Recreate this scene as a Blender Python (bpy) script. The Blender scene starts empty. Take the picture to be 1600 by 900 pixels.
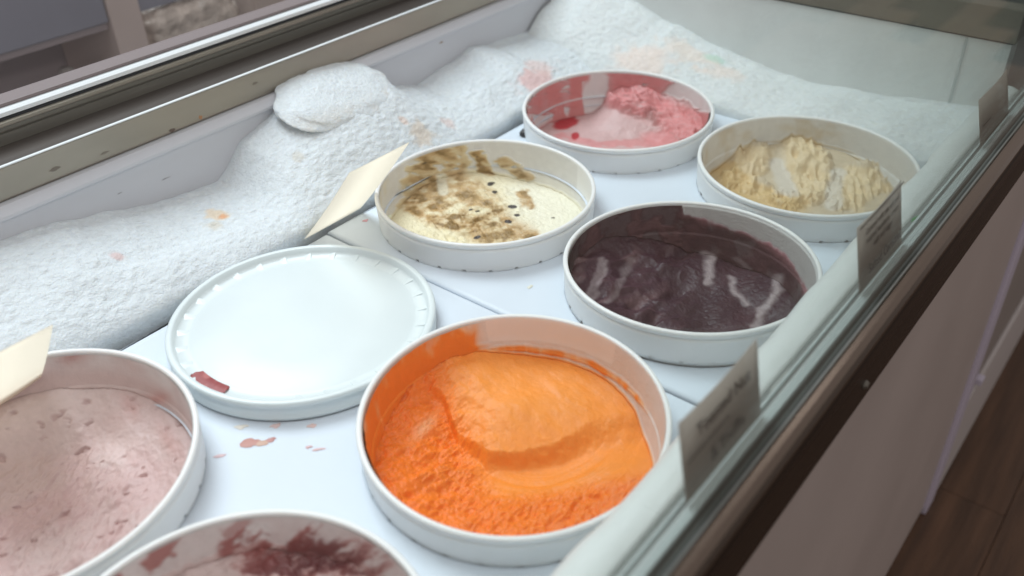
import bpy, bmesh, math, random
import numpy as np
from mathutils import Matrix, Vector

SC = bpy.context.scene
COL = SC.collection
R_ = math.radians

# ------------------------------------------------------------------ camera
CAM_H, PITCH, ROLL, YAW = 0.49444, R_(34.8958), R_(-1.4818), R_(39.462)
cam = bpy.data.objects.new("camera", bpy.data.cameras.new("camera"))
COL.objects.link(cam)
right = Vector((math.cos(YAW), math.sin(YAW), 0))
hf = Vector((-math.sin(YAW), math.cos(YAW), 0))
fwd = hf * math.cos(PITCH) + Vector((0, 0, -math.sin(PITCH)))
up = hf * math.sin(PITCH) + Vector((0, 0, math.cos(PITCH)))
r2 = right * math.cos(ROLL) + up * math.sin(ROLL)
u2 = up * math.cos(ROLL) - right * math.sin(ROLL)
M = Matrix.Identity(4)
for i in range(3):
    M[i][0], M[i][1], M[i][2] = r2[i], u2[i], -fwd[i]
M[2][3] = CAM_H
cam.matrix_world = M
cam.data.sensor_fit = 'HORIZONTAL'
cam.data.sensor_width = 36
cam.data.lens = 36 * 1415.6 / 1600
cam.data.clip_start, cam.data.clip_end = 0.01, 60
cam.data.dof.use_dof = True
cam.data.dof.focus_distance = 0.93
cam.data.dof.aperture_fstop = 3.6
SC.camera = cam

# ------------------------------------------------------------------ light and exposure
world = bpy.data.worlds.new("World"); SC.world = world
world.use_nodes = True
bg = world.node_tree.nodes["Background"]
bg.inputs[0].default_value = (1.0, 0.90, 0.86, 1)
bg.inputs[1].default_value = 0.29

def area(name, loc, target, sx, sy, power, col):
    d = bpy.data.lights.new(name, 'AREA'); d.shape = 'RECTANGLE'
    d.size, d.size_y, d.energy, d.color = sx, sy, power, col
    o = bpy.data.objects.new(name, d); COL.objects.link(o)
    o.location = loc
    o.rotation_euler = (Vector(target) - Vector(loc)).to_track_quat('-Z', 'Y').to_euler()
    return o
area("window_light", (-1.95, 0.75, 2.3), (-0.5, 0.6, 0), 1.3, 1.5, 66, (0.84, 0.94, 1.0))
area("ceiling_light", (-0.45, 0.2, 2.1), (-0.5, 0.6, 0), 0.9, 0.9, 9, (0.92, 0.97, 1.0))
area("case_light_strip", (-0.19, 0.5, 0.60), (-0.58, 0.55, 0.0), 1.4, 0.05, 1.5, (1.0, 0.97, 0.94))

SC.view_settings.view_transform = 'Standard'
SC.view_settings.look = 'None'
SC.view_settings.exposure = 0.16
SC.view_settings.gamma = 1.0
SC.cycles.use_denoising = True
SC.cycles.max_bounces = 8
SC.cycles.transparent_max_bounces = 12

# ------------------------------------------------------------------ helpers
def mat(name, col, rough=0.5, metal=0.0, spec=0.5, sss=0.0, noise=None, bump=None, attr=None, coat=0.0):
    """noise=(scale, strength, stretch) varies the colour, bump=(scale, distance, stretch) adds relief."""
    m = bpy.data.materials.new(name); m.use_nodes = True
    nt = m.node_tree; b = nt.nodes["Principled BSDF"]
    b.inputs["Base Color"].default_value = (*col, 1)
    b.inputs["Roughness"].default_value = rough
    b.inputs["Metallic"].default_value = metal
    b.inputs["Specular IOR Level"].default_value = spec
    b.inputs["Coat Weight"].default_value = coat
    if sss:
        b.inputs["Subsurface Weight"].default_value = sss
        b.inputs["Subsurface Radius"].default_value = (0.006, 0.005, 0.004)
        b.inputs["Subsurface Scale"].default_value = 1.0
    src = None
    if attr:
        a = nt.nodes.new("ShaderNodeVertexColor"); a.layer_name = attr; src = a.outputs[0]
        nt.links.new(src, b.inputs["Base Color"])
    def tex(scale, stretch, detail=4):
        tc = nt.nodes.new("ShaderNodeTexCoord"); mp = nt.nodes.new("ShaderNodeMapping")
        mp.inputs["Scale"].default_value = stretch
        n = nt.nodes.new("ShaderNodeTexNoise"); n.inputs["Scale"].default_value = scale
        n.inputs["Detail"].default_value = detail
        nt.links.new(tc.outputs["Object"], mp.inputs[0]); nt.links.new(mp.outputs[0], n.inputs["Vector"])
        return n.outputs["Fac"]
    if noise:
        sc_, st, stretch = noise
        f = tex(sc_, stretch)
        mr = nt.nodes.new("ShaderNodeMapRange")
        mr.inputs[1].default_value, mr.inputs[2].default_value = 0.25, 0.75
        mr.inputs[3].default_value, mr.inputs[4].default_value = 1 - st, 1 + st
        nt.links.new(f, mr.inputs[0])
        mx = nt.nodes.new("ShaderNodeVectorMath"); mx.operation = 'SCALE'
        if src is None:
            mx.inputs[0].default_value = col
        else:
            nt.links.new(src, mx.inputs[0])
        nt.links.new(mr.outputs[0], mx.inputs["Scale"])
        nt.links.new(mx.outputs[0], b.inputs["Base Color"])
        mr2 = nt.nodes.new("ShaderNodeMapRange")
        mr2.inputs[3].default_value, mr2.inputs[4].default_value = max(0.02, rough - 0.12), min(1, rough + 0.12)
        nt.links.new(f, mr2.inputs[0]); nt.links.new(mr2.outputs[0], b.inputs["Roughness"])
    if bump:
        sc_, dist, stretch = bump
        f = tex(sc_, stretch, 5)
        bp = nt.nodes.new("ShaderNodeBump"); bp.inputs["Strength"].default_value = 1.0
        bp.inputs["Distance"].default_value = dist
        nt.links.new(f, bp.inputs["Height"]); nt.links.new(bp.outputs[0], b.inputs["Normal"])
    return m

def tag(o, label, cat, group=None, kind=None):
    o["label"] = label; o["category"] = cat
    if group: o["group"] = group
    if kind: o["kind"] = kind
    return o

def empty(name, loc, rz, label, cat, group=None):
    o = bpy.data.objects.new(name, None); COL.objects.link(o)
    o.location = loc; o.rotation_euler = (0, 0, rz); o.empty_display_size = 0.03
    return tag(o, label, cat, group)

def link(name, me, m, parent=None, smooth=False):
    o = bpy.data.objects.new(name, me); COL.objects.link(o)
    if m: me.materials.append(m)
    if parent: o.parent = parent
    if smooth:
        me.polygons.foreach_set("use_smooth", np.ones(len(me.polygons), dtype=bool))
    return o

def mesh_arrays(name, V, F, colors=None):
    me = bpy.data.meshes.new(name)
    me.vertices.add(len(V)); me.vertices.foreach_set("co", np.asarray(V, dtype=np.float32).ravel())
    F = np.asarray(F, dtype=np.int32); n = F.shape[1]
    me.loops.add(F.size); me.loops.foreach_set("vertex_index", F.ravel())
    me.polygons.add(len(F)); me.polygons.foreach_set("loop_start", np.arange(0, F.size, n, dtype=np.int32))
    me.update(calc_edges=True); me.validate()
    if colors is not None:
        a = me.color_attributes.new("Col", 'FLOAT_COLOR', 'POINT')
        c4 = np.ones((len(V), 4), dtype=np.float32); c4[:, :3] = colors
        a.data.foreach_set("color", c4.ravel())
    return me

def box(name, x0, x1, y0, y1, z0, z1, m, parent=None, bevel=0.0, off=(0, 0, 0)):
    bm = bmesh.new(); bmesh.ops.create_cube(bm, size=1)
    for v in bm.verts:
        v.co = Vector((x0 + (v.co.x + .5) * (x1 - x0), y0 + (v.co.y + .5) * (y1 - y0), z0 + (v.co.z + .5) * (z1 - z0)))
    if bevel:
        bmesh.ops.bevel(bm, geom=bm.edges[:], offset=bevel, segments=2, affect='EDGES', profile=0.6)
    me = bpy.data.meshes.new(name); bm.to_mesh(me); bm.free()
    return link(name, me, m, parent)

def extrude_y(name, prof, y0, y1, m, parent=None, bevel=0.0, smooth=False):
    """closed profile of (x, z) points run along the case from y0 to y1"""
    bm = bmesh.new()
    a = [bm.verts.new((x, y0, z)) for x, z in prof]; b = [bm.verts.new((x, y1, z)) for x, z in prof]
    n = len(prof)
    for i in range(n):
        bm.faces.new((a[i], a[(i + 1) % n], b[(i + 1) % n], b[i]))
    bm.faces.new(a); bm.faces.new(list(reversed(b)))
    bmesh.ops.recalc_face_normals(bm, faces=bm.faces[:])
    if bevel:
        es = [e for e in bm.edges if abs(e.verts[0].co.y - e.verts[1].co.y) > 0.01]
        bmesh.ops.bevel(bm, geom=es, offset=bevel, segments=2, affect='EDGES', profile=0.6)
    me = bpy.data.meshes.new(name); bm.to_mesh(me); bm.free()
    return link(name, me, m, parent, smooth)

rng = np.random.default_rng(7)
_TAB = rng.random((64, 64, 64)).astype(np.float32)
def vnoise(p):
    i = np.floor(p).astype(np.int64); f = p - i; f = f * f * f * (f * (f * 6 - 15) + 10)
    i0 = i & 63; i1 = (i + 1) & 63
    x0, y0, z0 = i0[..., 0], i0[..., 1], i0[..., 2]; x1, y1, z1 = i1[..., 0], i1[..., 1], i1[..., 2]
    fx, fy, fz = f[..., 0], f[..., 1], f[..., 2]
    a = _TAB[x0, y0, z0] * (1 - fx) + _TAB[x1, y0, z0] * fx
    b = _TAB[x0, y1, z0] * (1 - fx) + _TAB[x1, y1, z0] * fx
    c = _TAB[x0, y0, z1] * (1 - fx) + _TAB[x1, y0, z1] * fx
    d = _TAB[x0, y1, z1] * (1 - fx) + _TAB[x1, y1, z1] * fx
    return (a * (1 - fy) + b * fy) * (1 - fz) + (c * (1 - fy) + d * fy) * fz
def fbm(x, y, z, s=1.0, o=4, seed=0.0):
    """about -1..1"""
    p = np.stack(np.broadcast_arrays(np.asarray(x, float), y, z), -1) * s + seed * 13.37
    t = 0; a = 1.0; n = 0
    for k in range(o):
        t = t + a * (vnoise(p) * 2 - 1); n += a; a *= 0.5; p = p * 2.03 + 5.1
    return t / n * 1.6
def ss(a, b, x):
    t = np.clip((x - a) / (b - a), 0, 1); return t * t * (3 - 2 * t)
def seg(px, py, pts, w, core=0.45):
    """soft stroke: 1 on the polyline, 0 beyond w"""
    d = np.full(px.shape, 9.0)
    for (ax, ay), (bx, by) in zip(pts[:-1], pts[1:]):
        vx, vy = bx - ax, by - ay
        t = np.clip(((px - ax) * vx + (py - ay) * vy) / (vx * vx + vy * vy + 1e-9), 0, 1)
        d = np.minimum(d, np.hypot(px - ax - t * vx, py - ay - t * vy))
    return 1 - ss(core * w, w, d)
def blob(px, py, c, rx, ry=None, ang=0.0):
    ry = ry or rx; dx, dy = px - c[0], py - c[1]
    ca, sa = math.cos(ang), math.sin(ang)
    return np.exp(-(((dx * ca + dy * sa) / rx) ** 2 + ((-dx * sa + dy * ca) / ry) ** 2))
def mix(a, b, t):
    t = np.clip(t, 0, 1)[..., None]; return np.asarray(a) * (1 - t) + np.asarray(b) * t

# ------------------------------------------------------------------ materials
m_plastic = mat("tub_plastic", (0.85, 0.85, 0.84), 0.38, sss=0.15, noise=(18, 0.03, (1, 1, 1)), bump=(60, 0.0004, (1, 1, 1)))
m_lid = mat("lid_plastic", (0.72, 0.79, 0.80), 0.35, noise=(10, 0.03, (1, 1, 1)), bump=(35, 0.0005, (1, 1, 1)))
m_board = mat("board_plastic", (0.67, 0.735, 0.81), 0.5, noise=(7, 0.03, (1, 1, 1)), bump=(9, 0.0012, (1, 1, 1)))
m_liner = mat("liner_plastic", (0.62, 0.63, 0.67), 0.45, noise=(9, 0.05, (1, .3, 1)))
m_roll = mat("lip_plastic", (0.74, 0.77, 0.76), 0.42, noise=(14, 0.05, (1, .3, 1)), bump=(60, 0.0010, (1, .4, 1)))
m_strip = mat("pale_seal", (0.50, 0.55, 0.55), 0.35, noise=(25, 0.10, (1, .15, 1)))
m_alu = mat("grey_aluminium", (0.30, 0.32, 0.31), 0.42, metal=0.7, noise=(30, 0.10, (1, .05, 1)))
m_chan = mat("glass_channel_grey", (0.060, 0.062, 0.056), 0.35, metal=0.3, noise=(40, 0.15, (1, .04, 1)))
m_rail = mat("bronze_shaded", (0.050, 0.040, 0.034), 0.28, metal=0.7, noise=(30, 0.06, (1, .05, 1)))  # upright face of the rail, its shade put into the colour
m_cap = mat("bronze_lit", (0.25, 0.20, 0.165), 0.24, metal=0.9, noise=(30, 0.06, (1, .05, 1)))  # top of the same rail, the light it catches put into the colour
m_steel = mat("brushed_steel", (0.24, 0.23, 0.20), 0.36, metal=0.75, noise=(45, 0.16, (1, .03, 1)), bump=(300, 0.0002, (1, .02, 1)))
m_steel_tan = mat("stained_steel", (0.33, 0.30, 0.25), 0.40, metal=0.55, noise=(22, 0.16, (1, .3, 1)))
m_steel_dark_reflection = mat("steel_dark_reflection", (0.085, 0.070, 0.062), 0.45, metal=0.5, noise=(35, 0.15, (1, .03, 1)))  # dark reflection on the back ledge painted into the steel colour
m_bright = mat("bright_edge", (0.86, 0.90, 0.92), 0.25)
m_black = mat("black_gasket", (0.012, 0.014, 0.018), 0.6)
m_panel = mat("front_panel_paint", (0.64, 0.57, 0.54), 0.5, noise=(5, 0.06, (1, 1, 1)), bump=(12, 0.0010, (1, 1, 1)))
m_trim = mat("lilac_edge_trim", (0.80, 0.76, 0.93), 0.35)
m_dark = mat("dark_recess", (0.02, 0.02, 0.02), 0.8)
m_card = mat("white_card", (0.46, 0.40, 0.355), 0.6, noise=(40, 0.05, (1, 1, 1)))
m_ink = mat("dark_ink", (0.075, 0.068, 0.062), 0.6)

def frost_mat():
    m = mat("frost", (0.8, 0.85, 0.88), 0.55, attr="Col", sss=0.25, noise=(260, 0.09, (1, .7, 1)), bump=(480, 0.0015, (1, .8, 1)))
    return m
m_frost = frost_mat()
m_ice = mat("ice_cream", (1, 1, 1), 0.50, attr="Col", noise=(120, 0.05, (1, 1, 1)), bump=(300, 0.0006, (1, 1, 1)))
m_stain = mat("smear", (1, 1, 1), 0.5, attr="Col")

def glass_mat():
    m = bpy.data.materials.new("case_glass"); m.use_nodes = True
    nt = m.node_tree; nt.nodes.clear()
    out = nt.nodes.new("ShaderNodeOutputMaterial"); mx = nt.nodes.new("ShaderNodeMixShader")
    t = nt.nodes.new("ShaderNodeBsdfTransparent"); lw = nt.nodes.new("ShaderNodeLayerWeight"); lw.inputs[0].default_value = 0.5
    pw = nt.nodes.new("ShaderNodeMath"); pw.operation = 'POWER'; pw.inputs[1].default_value = 3.0
    cm = nt.nodes.new("ShaderNodeMixRGB"); cm.inputs[1].default_value = (0.985, 0.988, 0.987, 1); cm.inputs[2].default_value = (0.84, 0.93, 0.885, 1)   # longer path through the pane is greener
    nt.links.new(lw.outputs["Facing"], pw.inputs[0]); nt.links.new(pw.outputs[0], cm.inputs[0]); nt.links.new(cm.outputs[0], t.inputs[0])
    g = nt.nodes.new("ShaderNodeBsdfGlossy"); g.inputs["Roughness"].default_value = 0.02
    f = nt.nodes.new("ShaderNodeFresnel"); geo = nt.nodes.new("ShaderNodeNewGeometry"); io = nt.nodes.new("ShaderNodeMapRange")
    io.inputs[3].default_value, io.inputs[4].default_value = 1.52, 1 / 1.52      # same reflectance on both faces of the pane
    nt.links.new(geo.outputs["Backfacing"], io.inputs[0]); nt.links.new(io.outputs[0], f.inputs[0])
    nt.links.new(f.outputs[0], mx.inputs[0]); nt.links.new(t.outputs[0], mx.inputs[1])
    nt.links.new(g.outputs[0], mx.inputs[2])
    # streaky diffuse film painted in for the milky veil of light on the glass
    df = nt.nodes.new("ShaderNodeBsdfDiffuse"); df.inputs[0].default_value = (0.9, 0.92, 0.9, 1)
    tc = nt.nodes.new("ShaderNodeTexCoord"); mp = nt.nodes.new("ShaderNodeMapping"); mp.inputs["Scale"].default_value = (1, 1.2, 4); mp.inputs["Rotation"].default_value = (0.6, 0, 0)
    ns = nt.nodes.new("ShaderNodeTexNoise"); ns.inputs["Scale"].default_value = 3.5; ns.inputs["Detail"].default_value = 5
    mr = nt.nodes.new("ShaderNodeMapRange"); mr.inputs[1].default_value, mr.inputs[2].default_value = 0.35, 0.75
    mr.inputs[3].default_value, mr.inputs[4].default_value = 0.002, 0.026
    nt.links.new(tc.outputs["Object"], mp.inputs[0]); nt.links.new(mp.outputs[0], ns.inputs["Vector"]); nt.links.new(ns.outputs["Fac"], mr.inputs[0])
    m2 = nt.nodes.new("ShaderNodeMixShader"); nt.links.new(mr.outputs[0], m2.inputs[0]); nt.links.new(mx.outputs[0], m2.inputs[1]); nt.links.new(df.outputs[0], m2.inputs[2])
    nt.links.new(m2.outputs[0], out.inputs[0])
    return m
m_glass = glass_mat()

def reflection_mat():  # glow of the glass reflection, made with a backlit translucent sheet
    m = bpy.data.materials.new("reflection_card"); m.use_nodes = True
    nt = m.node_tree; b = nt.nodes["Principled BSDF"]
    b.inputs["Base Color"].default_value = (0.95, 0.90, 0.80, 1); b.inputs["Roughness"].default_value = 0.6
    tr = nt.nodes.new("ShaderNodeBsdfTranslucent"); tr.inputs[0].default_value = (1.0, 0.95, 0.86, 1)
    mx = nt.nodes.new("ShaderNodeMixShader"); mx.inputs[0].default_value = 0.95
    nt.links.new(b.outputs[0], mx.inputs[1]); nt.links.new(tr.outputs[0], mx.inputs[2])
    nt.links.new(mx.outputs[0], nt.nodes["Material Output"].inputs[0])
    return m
m_reflection = reflection_mat()

# ------------------------------------------------------------------ floor
def wood_mat():
    m = mat("brown_wood", (0.13, 0.070, 0.040), 0.45, noise=(6, 0.55, (6, .5, 1)), bump=(40, 0.0006, (4, .2, 1)))
    return m
m_wood = wood_mat()
fl = box("floor", -3, 3, -2, 5, -0.80, -0.762, m_dark); fl["kind"] = "structure"
pl_me = None
random.seed(3)
for i in range(10):
    for j in range(4):
        x = -0.14 + i * 0.125
        y = -0.35 + j * 1.1 + (i * 0.37) % 1.1 - 0.5
        if pl_me is None:
            o = box("plank", 0, 0.1242, 0, 1.099, 0, 0.012, m_wood, fl, 0.0012); pl_me = o.data
        else:
            o = bpy.data.objects.new("plank", pl_me); COL.objects.link(o); o.parent = fl
        o.location = (x, y, -0.762 + random.uniform(0, 0.0008))

# ------------------------------------------------------------------ the freezer
Y0, Y1 = -0.25, 1.27
fz = empty("display_freezer", (0, 0, 0), 0, "white ice cream display freezer with steel rails and a glass front", "display freezer")
box("front_panel", -0.20, -0.1315, Y0, Y1 - 0.004, -0.735, 0.004, m_panel, fz, 0.002)
box("kick_strip", -0.24, -0.15, Y0, Y1, -0.75, -0.7355, m_dark, fz)
box("edge_trim", -0.148, -0.1245, Y1 - 0.0035, Y1 + 0.040, -0.748, 0.002, m_trim, fz, 0.003)
rail = extrude_y("front_rail", [(-0.1300, 0.0540), (-0.1288, 0.0500), (-0.1283, 0.0440), (-0.1283, 0.000), (-0.134, -0.006), (-0.1425, -0.006), (-0.1425, 0.0540)], Y0, Y1 + 0.03, m_rail, fz)
extrude_y("rail_cap", [(-0.1425, 0.0645), (-0.1405, 0.0655), (-0.1365, 0.0645), (-0.1325, 0.0610), (-0.1301, 0.0565), (-0.1297, 0.0543), (-0.1425, 0.0543)], Y0, Y1 + 0.03, m_cap, fz)
scr = bmesh.new(); bmesh.ops.create_cone(scr, cap_ends=True, segments=16, radius1=0.0042, radius2=0.0026, depth=0.003)
me = bpy.data.meshes.new("screw"); scr.to_mesh(me); scr.free()
s = link("screw", me, m_steel, rail); s.rotation_euler = (0, R_(90), 0); s.location = (-0.127, 0.589, 0.019)
extrude_y("glass_channel", [(-0.1535, 0.0615), (-0.1515, 0.0635), (-0.1505, 0.0600), (-0.1445, 0.0600), (-0.1445, 0.0632), (-0.1427, 0.0632), (-0.1427, 0.02), (-0.1535, 0.02)],
          Y0, Y1, m_chan, fz)
extrude_y("channel_edge", [(-0.1424, 0.0650), (-0.1440, 0.0662), (-0.1436, 0.0668), (-0.1424, 0.0664)], Y0, Y1, m_alu, fz)
extrude_y("pale_seal", [(-0.1625, 0.0585), (-0.1600, 0.0615), (-0.1540, 0.0615), (-0.1540, 0.03), (-0.1625, 0.03)], Y0, Y1, m_strip, fz, 0.0008)
extrude_y("ledge_strip", [(-0.1765, 0.0440), (-0.1740, 0.0475), (-0.1665, 0.0540), (-0.1630, 0.0560), (-0.1630, 0.02), (-0.1765, 0.02)], Y0, Y1, m_alu, fz, 0.001)
extrude_y("ledge_bead", [(-0.1700, 0.0520), (-0.1685, 0.0545), (-0.1668, 0.0552), (-0.1660, 0.0535)], Y0, Y1, m_strip, fz)
glass = box("glass_pane", -0.1500, -0.1450, Y0, Y1 - 0.05, 0.0603, 0.60, m_glass, fz)

# liner: rounded white lip at the front, inner walls
def lip():
    ny, na = 220, 26
    ys = np.linspace(Y0, 1.205, ny); pts = []
    prof = [(-0.2015, -0.13), (-0.2015, -0.04), (-0.2035, -0.01)]
    for a in np.linspace(R_(190), R_(70), na):
        prof.append((-0.188 + 0.0235 * math.cos(a), 0.0225 + 0.0235 * math.sin(a)))
    prof.append((-0.1772, 0.0435)); prof.append((-0.1768, 0.02))
    prof = np.array(prof)
    YY, II = np.meshgrid(ys, np.arange(len(prof)), indexing='ij')
    X = prof[II, 0].copy(); Z = prof[II, 1].copy()
    w = ((II > 3) & (II < len(prof) - 4)).astype(float)
    n = fbm(X, YY, Z, 14, 3, 2.0) * 0.0022 * w
    X -= np.maximum(n, -0.001) ; Z += n * 0.6
    V = np.stack([X, YY, Z], -1).reshape(-1, 3)
    idx = np.arange(len(V)).reshape(ny, len(prof))
    F = np.stack([idx[:-1, :-1], idx[1:, :-1], idx[1:, 1:], idx[:-1, 1:]], -1).reshape(-1, 4)
    return link("front_lip", mesh_arrays("front_lip", V, F), m_roll, fz, True)
lip()
box("liner_wall", -0.90, -0.872, Y0, 1.24, -0.20, 0.058, m_liner, fz)
extrude_y("liner_edge", [(-0.872, 0.052), (-0.8665, 0.0545), (-0.8665, 0.0585), (-0.874, 0.0660), (-0.886, 0.0660), (-0.886, 0.052)], Y0, 1.207, m_liner, fz, 0.001)
box("end_wall", -0.90, -0.2005, 1.210, 1.245, -0.20, 0.094, m_roll, fz)
box("near_end_wall", -0.90, -0.2005, Y0 - 0.02, Y0 + 0.004, -0.20, 0.094, m_roll, fz)
box("end_seam", -0.2540, -0.2505, 1.2085, 1.2105, -0.02, 0.093, m_strip, fz)
box("inner_floor", -0.87, -0.20, Y0, 1.21, -0.215, -0.20, m_dark, fz)
# back rail: stained face, dark ledge, steel step, lip, gasket, bright edge
face = extrude_y("back_rail_face", [(-0.8815, 0.0665), (-0.8800, 0.0690), (-0.8800, 0.0985), (-0.8812, 0.1000), (-0.8900, 0.1000), (-0.8900, 0.0665)], Y0, 1.207, m_steel_tan, fz)
box("rail_line", -0.8825, -0.8790, Y0, 1.207, 0.1002, 0.1012, m_bright, fz)
box("back_ledge", -0.926, -0.8828, Y0, 1.24, 0.085, 0.1001, m_steel_dark_reflection, fz)
extrude_y("back_step", [(-0.9255, 0.1003), (-0.9262, 0.1085), (-0.9235, 0.1095), (-0.9235, 0.1125), (-0.9265, 0.1135), (-0.9265, 0.1185), (-0.960, 0.1185), (-0.960, 0.1003)], Y0, 1.24, m_steel, fz)
extrude_y("back_trim", [(-0.9240, 0.1187), (-0.9225, 0.1200), (-0.9225, 0.1235), (-0.9245, 0.1245), (-0.955, 0.1245), (-0.955, 0.1187)], Y0, 1.24, m_steel_tan, fz)
box("black_gasket", -0.950, -0.9255, Y0, 1.24, 0.1247, 0.1272, m_black, fz)
extrude_y("bright_edge", [(-0.9270, 0.1274), (-0.9250, 0.1285), (-0.9250, 0.1325), (-0.9280, 0.1345), (-0.945, 0.1345), (-0.945, 0.1274)], Y0, 1.24, m_bright, fz)
box("back_top_rail", -0.960, -0.9330, Y0, 1.24, 0.1347, 0.1385, mat("mauve_strip", (0.20, 0.16, 0.16), 0.5), fz, 0.001)
# end rail above the end wall
m_endrail = mat("end_rail_steel", (0.24, 0.22, 0.18), 0.4, metal=0.5, noise=(20, 0.2, (.2, 1, 1)))
box("end_rail", -0.93, -0.196, 1.2065, 1.235, 0.0965, 0.137, m_endrail, fz, 0.0015)
box("end_shadow_gap", -0.93, -0.198, 1.2115, 1.24, 0.0940, 0.0966, m_black, fz)

# stains on the steel face and liner: thin flakes, parts of the freezer
def flake(name, pos, nrm, along, a, b, col, parent, seed=0, h=0.0006, n=22):
    nrm = Vector(nrm).normalized(); t = Vector(along).normalized(); s_ = nrm.cross(t)
    ang = np.linspace(0, 2 * np.pi, n, endpoint=False)
    rr = 1 + 0.45 * fbm(np.cos(ang) * 1.3, np.sin(ang) * 1.3, seed + 0.0, 1.0, 3, seed)
    V = [Vector(pos) + nrm * h]; C = [col]
    for k, sc_ in enumerate((0.62, 1.0)):
        for i in range(n):
            V.append(Vector(pos) + t * (a * rr[i] * sc_ * math.cos(ang[i])) + s_ * (b * rr[i] * sc_ * math.sin(ang[i])) + nrm * (h * 0.8 if k == 0 else 0.00012))
            C.append(col)
    F = []
    for i in range(n):
        j = (i + 1) % n
        F.append((0, 1 + i, 1 + j)); F.append((1 + i, 1 + n + i, 1 + n + j)); F.append((1 + i, 1 + n + j, 1 + j))
    return link(name, mesh_arrays(name, [tuple(v) for v in V], F, np.array(C)), m_stain, parent, True)
for (p, a, b, c_, sd) in [((-0.8799, 0.483, 0.0705), 0.004, 0.0020, (0.13, 0.09, 0.07), 1), ((-0.8799, 0.520, 0.0715), 0.0022, 0.003, (0.42, 0.20, 0.09), 2),
                          ((-0.8799, 0.347, 0.079), 0.006, 0.0018, (0.18, 0.15, 0.12), 3), ((-0.8799, 0.60, 0.086), 0.005, 0.0015, (0.20, 0.17, 0.13), 4),
                          ((-0.8799, 0.40, 0.075), 0.005, 0.0012, (0.22, 0.19, 0.15), 5)]:
    flake("stain", p, (1, 0, 0), (0, 1, 0), a, b, c_, face, sd, 0.0003)
for (p, a, b, c_, sd) in [((-0.8719, 0.915, 0.045), 0.004, 0.0018, (0.36, 0.28, 0.22), 6), ((-0.8719, 0.456, 0.024), 0.005, 0.0008, (0.36, 0.36, 0.38), 7), ((-0.8719, 0.40, 0.03), 0.003, 0.0008, (0.38, 0.38, 0.40), 8)]:
    flake("stain", p, (1, 0, 0), (0, 1, 0), a, b, c_, fz, sd, 0.0003)
flake("stain", (-0.1715, 0.812, 0.0495), (-0.5, 0, 1), (0, 1, 0), 0.007, 0.003, (0.05, 0.22, 0.08), fz, 9, 0.0008)
for k, (yy, xx) in enumerate([(0.30, -0.1695), (0.52, -0.172), (0.56, -0.169), (0.74, -0.1705), (0.90, -0.168)]):
    flake("stain", (xx, yy, 0.0505 + (xx + 0.1705) * .8), (-0.6, 0, 1), (0, 1, 0), 0.016, 0.0012, (0.42, 0.43, 0.41), fz, 20 + k, 0.0005)

# ------------------------------------------------------------------ neighbouring unit and the room behind
nb = empty("neighbour_cabinet", (0, 0, 0), 0, "grey cabinet with a ribbed white kick vent, just past the freezer", "cabinet")
box("cabinet_body", -0.95, -0.1335, 1.312, 2.60, -0.53, 0.085, mat("cabinet_grey", (0.42, 0.38, 0.36), 0.55, noise=(4, .08, (1, 1, 1))), nb, 0.003)
box("cabinet_top", -0.95, -0.140, 1.30, 2.60, 0.087, 0.105, mat("cabinet_top_dark", (0.035, 0.045, 0.04), 0.4), nb, 0.002)
box("vent_back", -0.60, -0.140, 1.300, 2.60, -0.749, -0.532, m_dark, nb)
sl = None
m_vent = mat("vent_white", (0.66, 0.62, 0.61), 0.5)
for i in range(6):
    z = -0.745 + i * 0.0355
    if sl is None:
        o = extrude_y("vent_slat", [(-0.141, 0.0), (-0.1285, 0.0), (-0.1265, 0.003), (-0.1285, 0.021), (-0.1335, 0.0245), (-0.141, 0.0245)], 1.319, 2.60, m_vent, nb); sl = o.data
    else:
        o = bpy.data.objects.new("vent_slat", sl); COL.objects.link(o); o.parent = nb
    o.location = (0, 0, z)
box("vent_frame", -0.142, -0.1305, 1.311, 1.318, -0.749, -0.532, m_vent, nb, 0.002)
box("vent_clip", -0.1335, -0.122, 1.386, 1.404, -0.534, -0.522, m_trim, nb, 0.002)

bc = empty("back_counter", (0, 0, 0), 0, "dim grey storage counter with open cubbies behind the freezer", "counter")
m_slate = mat("slate_panel", (0.31, 0.315, 0.38), 0.55, noise=(5, .12, (1, 1, 1)))
m_pinkgrey = mat("pink_grey_board", (0.68, 0.57, 0.53), 0.6, noise=(5, .08, (1, 1, 1)))
m_cub = mat("cubby_inside", (0.50, 0.43, 0.45), 0.7, noise=(5, .1, (1, 1, 1)))
m_beige = mat("beige_board", (0.58, 0.48, 0.43), 0.6, noise=(4, .1, (1, 1, 1)))
box("upper_panel", -1.40, -1.385, 0.10, 0.700, 0.034, 0.30, m_slate, bc, 0.002)
box("upper_panel", -1.415, -1.40, 0.757, 1.60, 0.030, 0.30, m_slate, bc, 0.002)
box("shelf", -1.58, -1.392, 0.10, 0.700, 0.022, 0.0335, m_cub, bc, 0.001)
box("divider", -1.58, -1.380, 0.702, 0.755, -0.75, 0.31, m_pinkgrey, bc, 0.003)
box("back_board", -1.60, -1.585, 0.10, 1.60, -0.75, 0.31, m_cub, bc)
box("cubby_floor", -1.585, -1.39, 0.10, 0.700, -0.165, -0.150, m_cub, bc, 0.001)
box("cubby_floor", -1.585, -1.39, 0.757, 1.60, -0.165, -0.150, m_cub, bc, 0.001)
box("side_board", -1.584, -1.395, 0.985, 1.60, -0.149, 0.028, m_beige, bc, 0.003)
box("lower_panel", -1.405, -1.39, 0.10, 0.700, -0.75, -0.167, m_pinkgrey, bc)
box("lower_panel", -1.405, -1.39, 0.757, 1.60, -0.75, -0.167, m_pinkgrey, bc)

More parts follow.
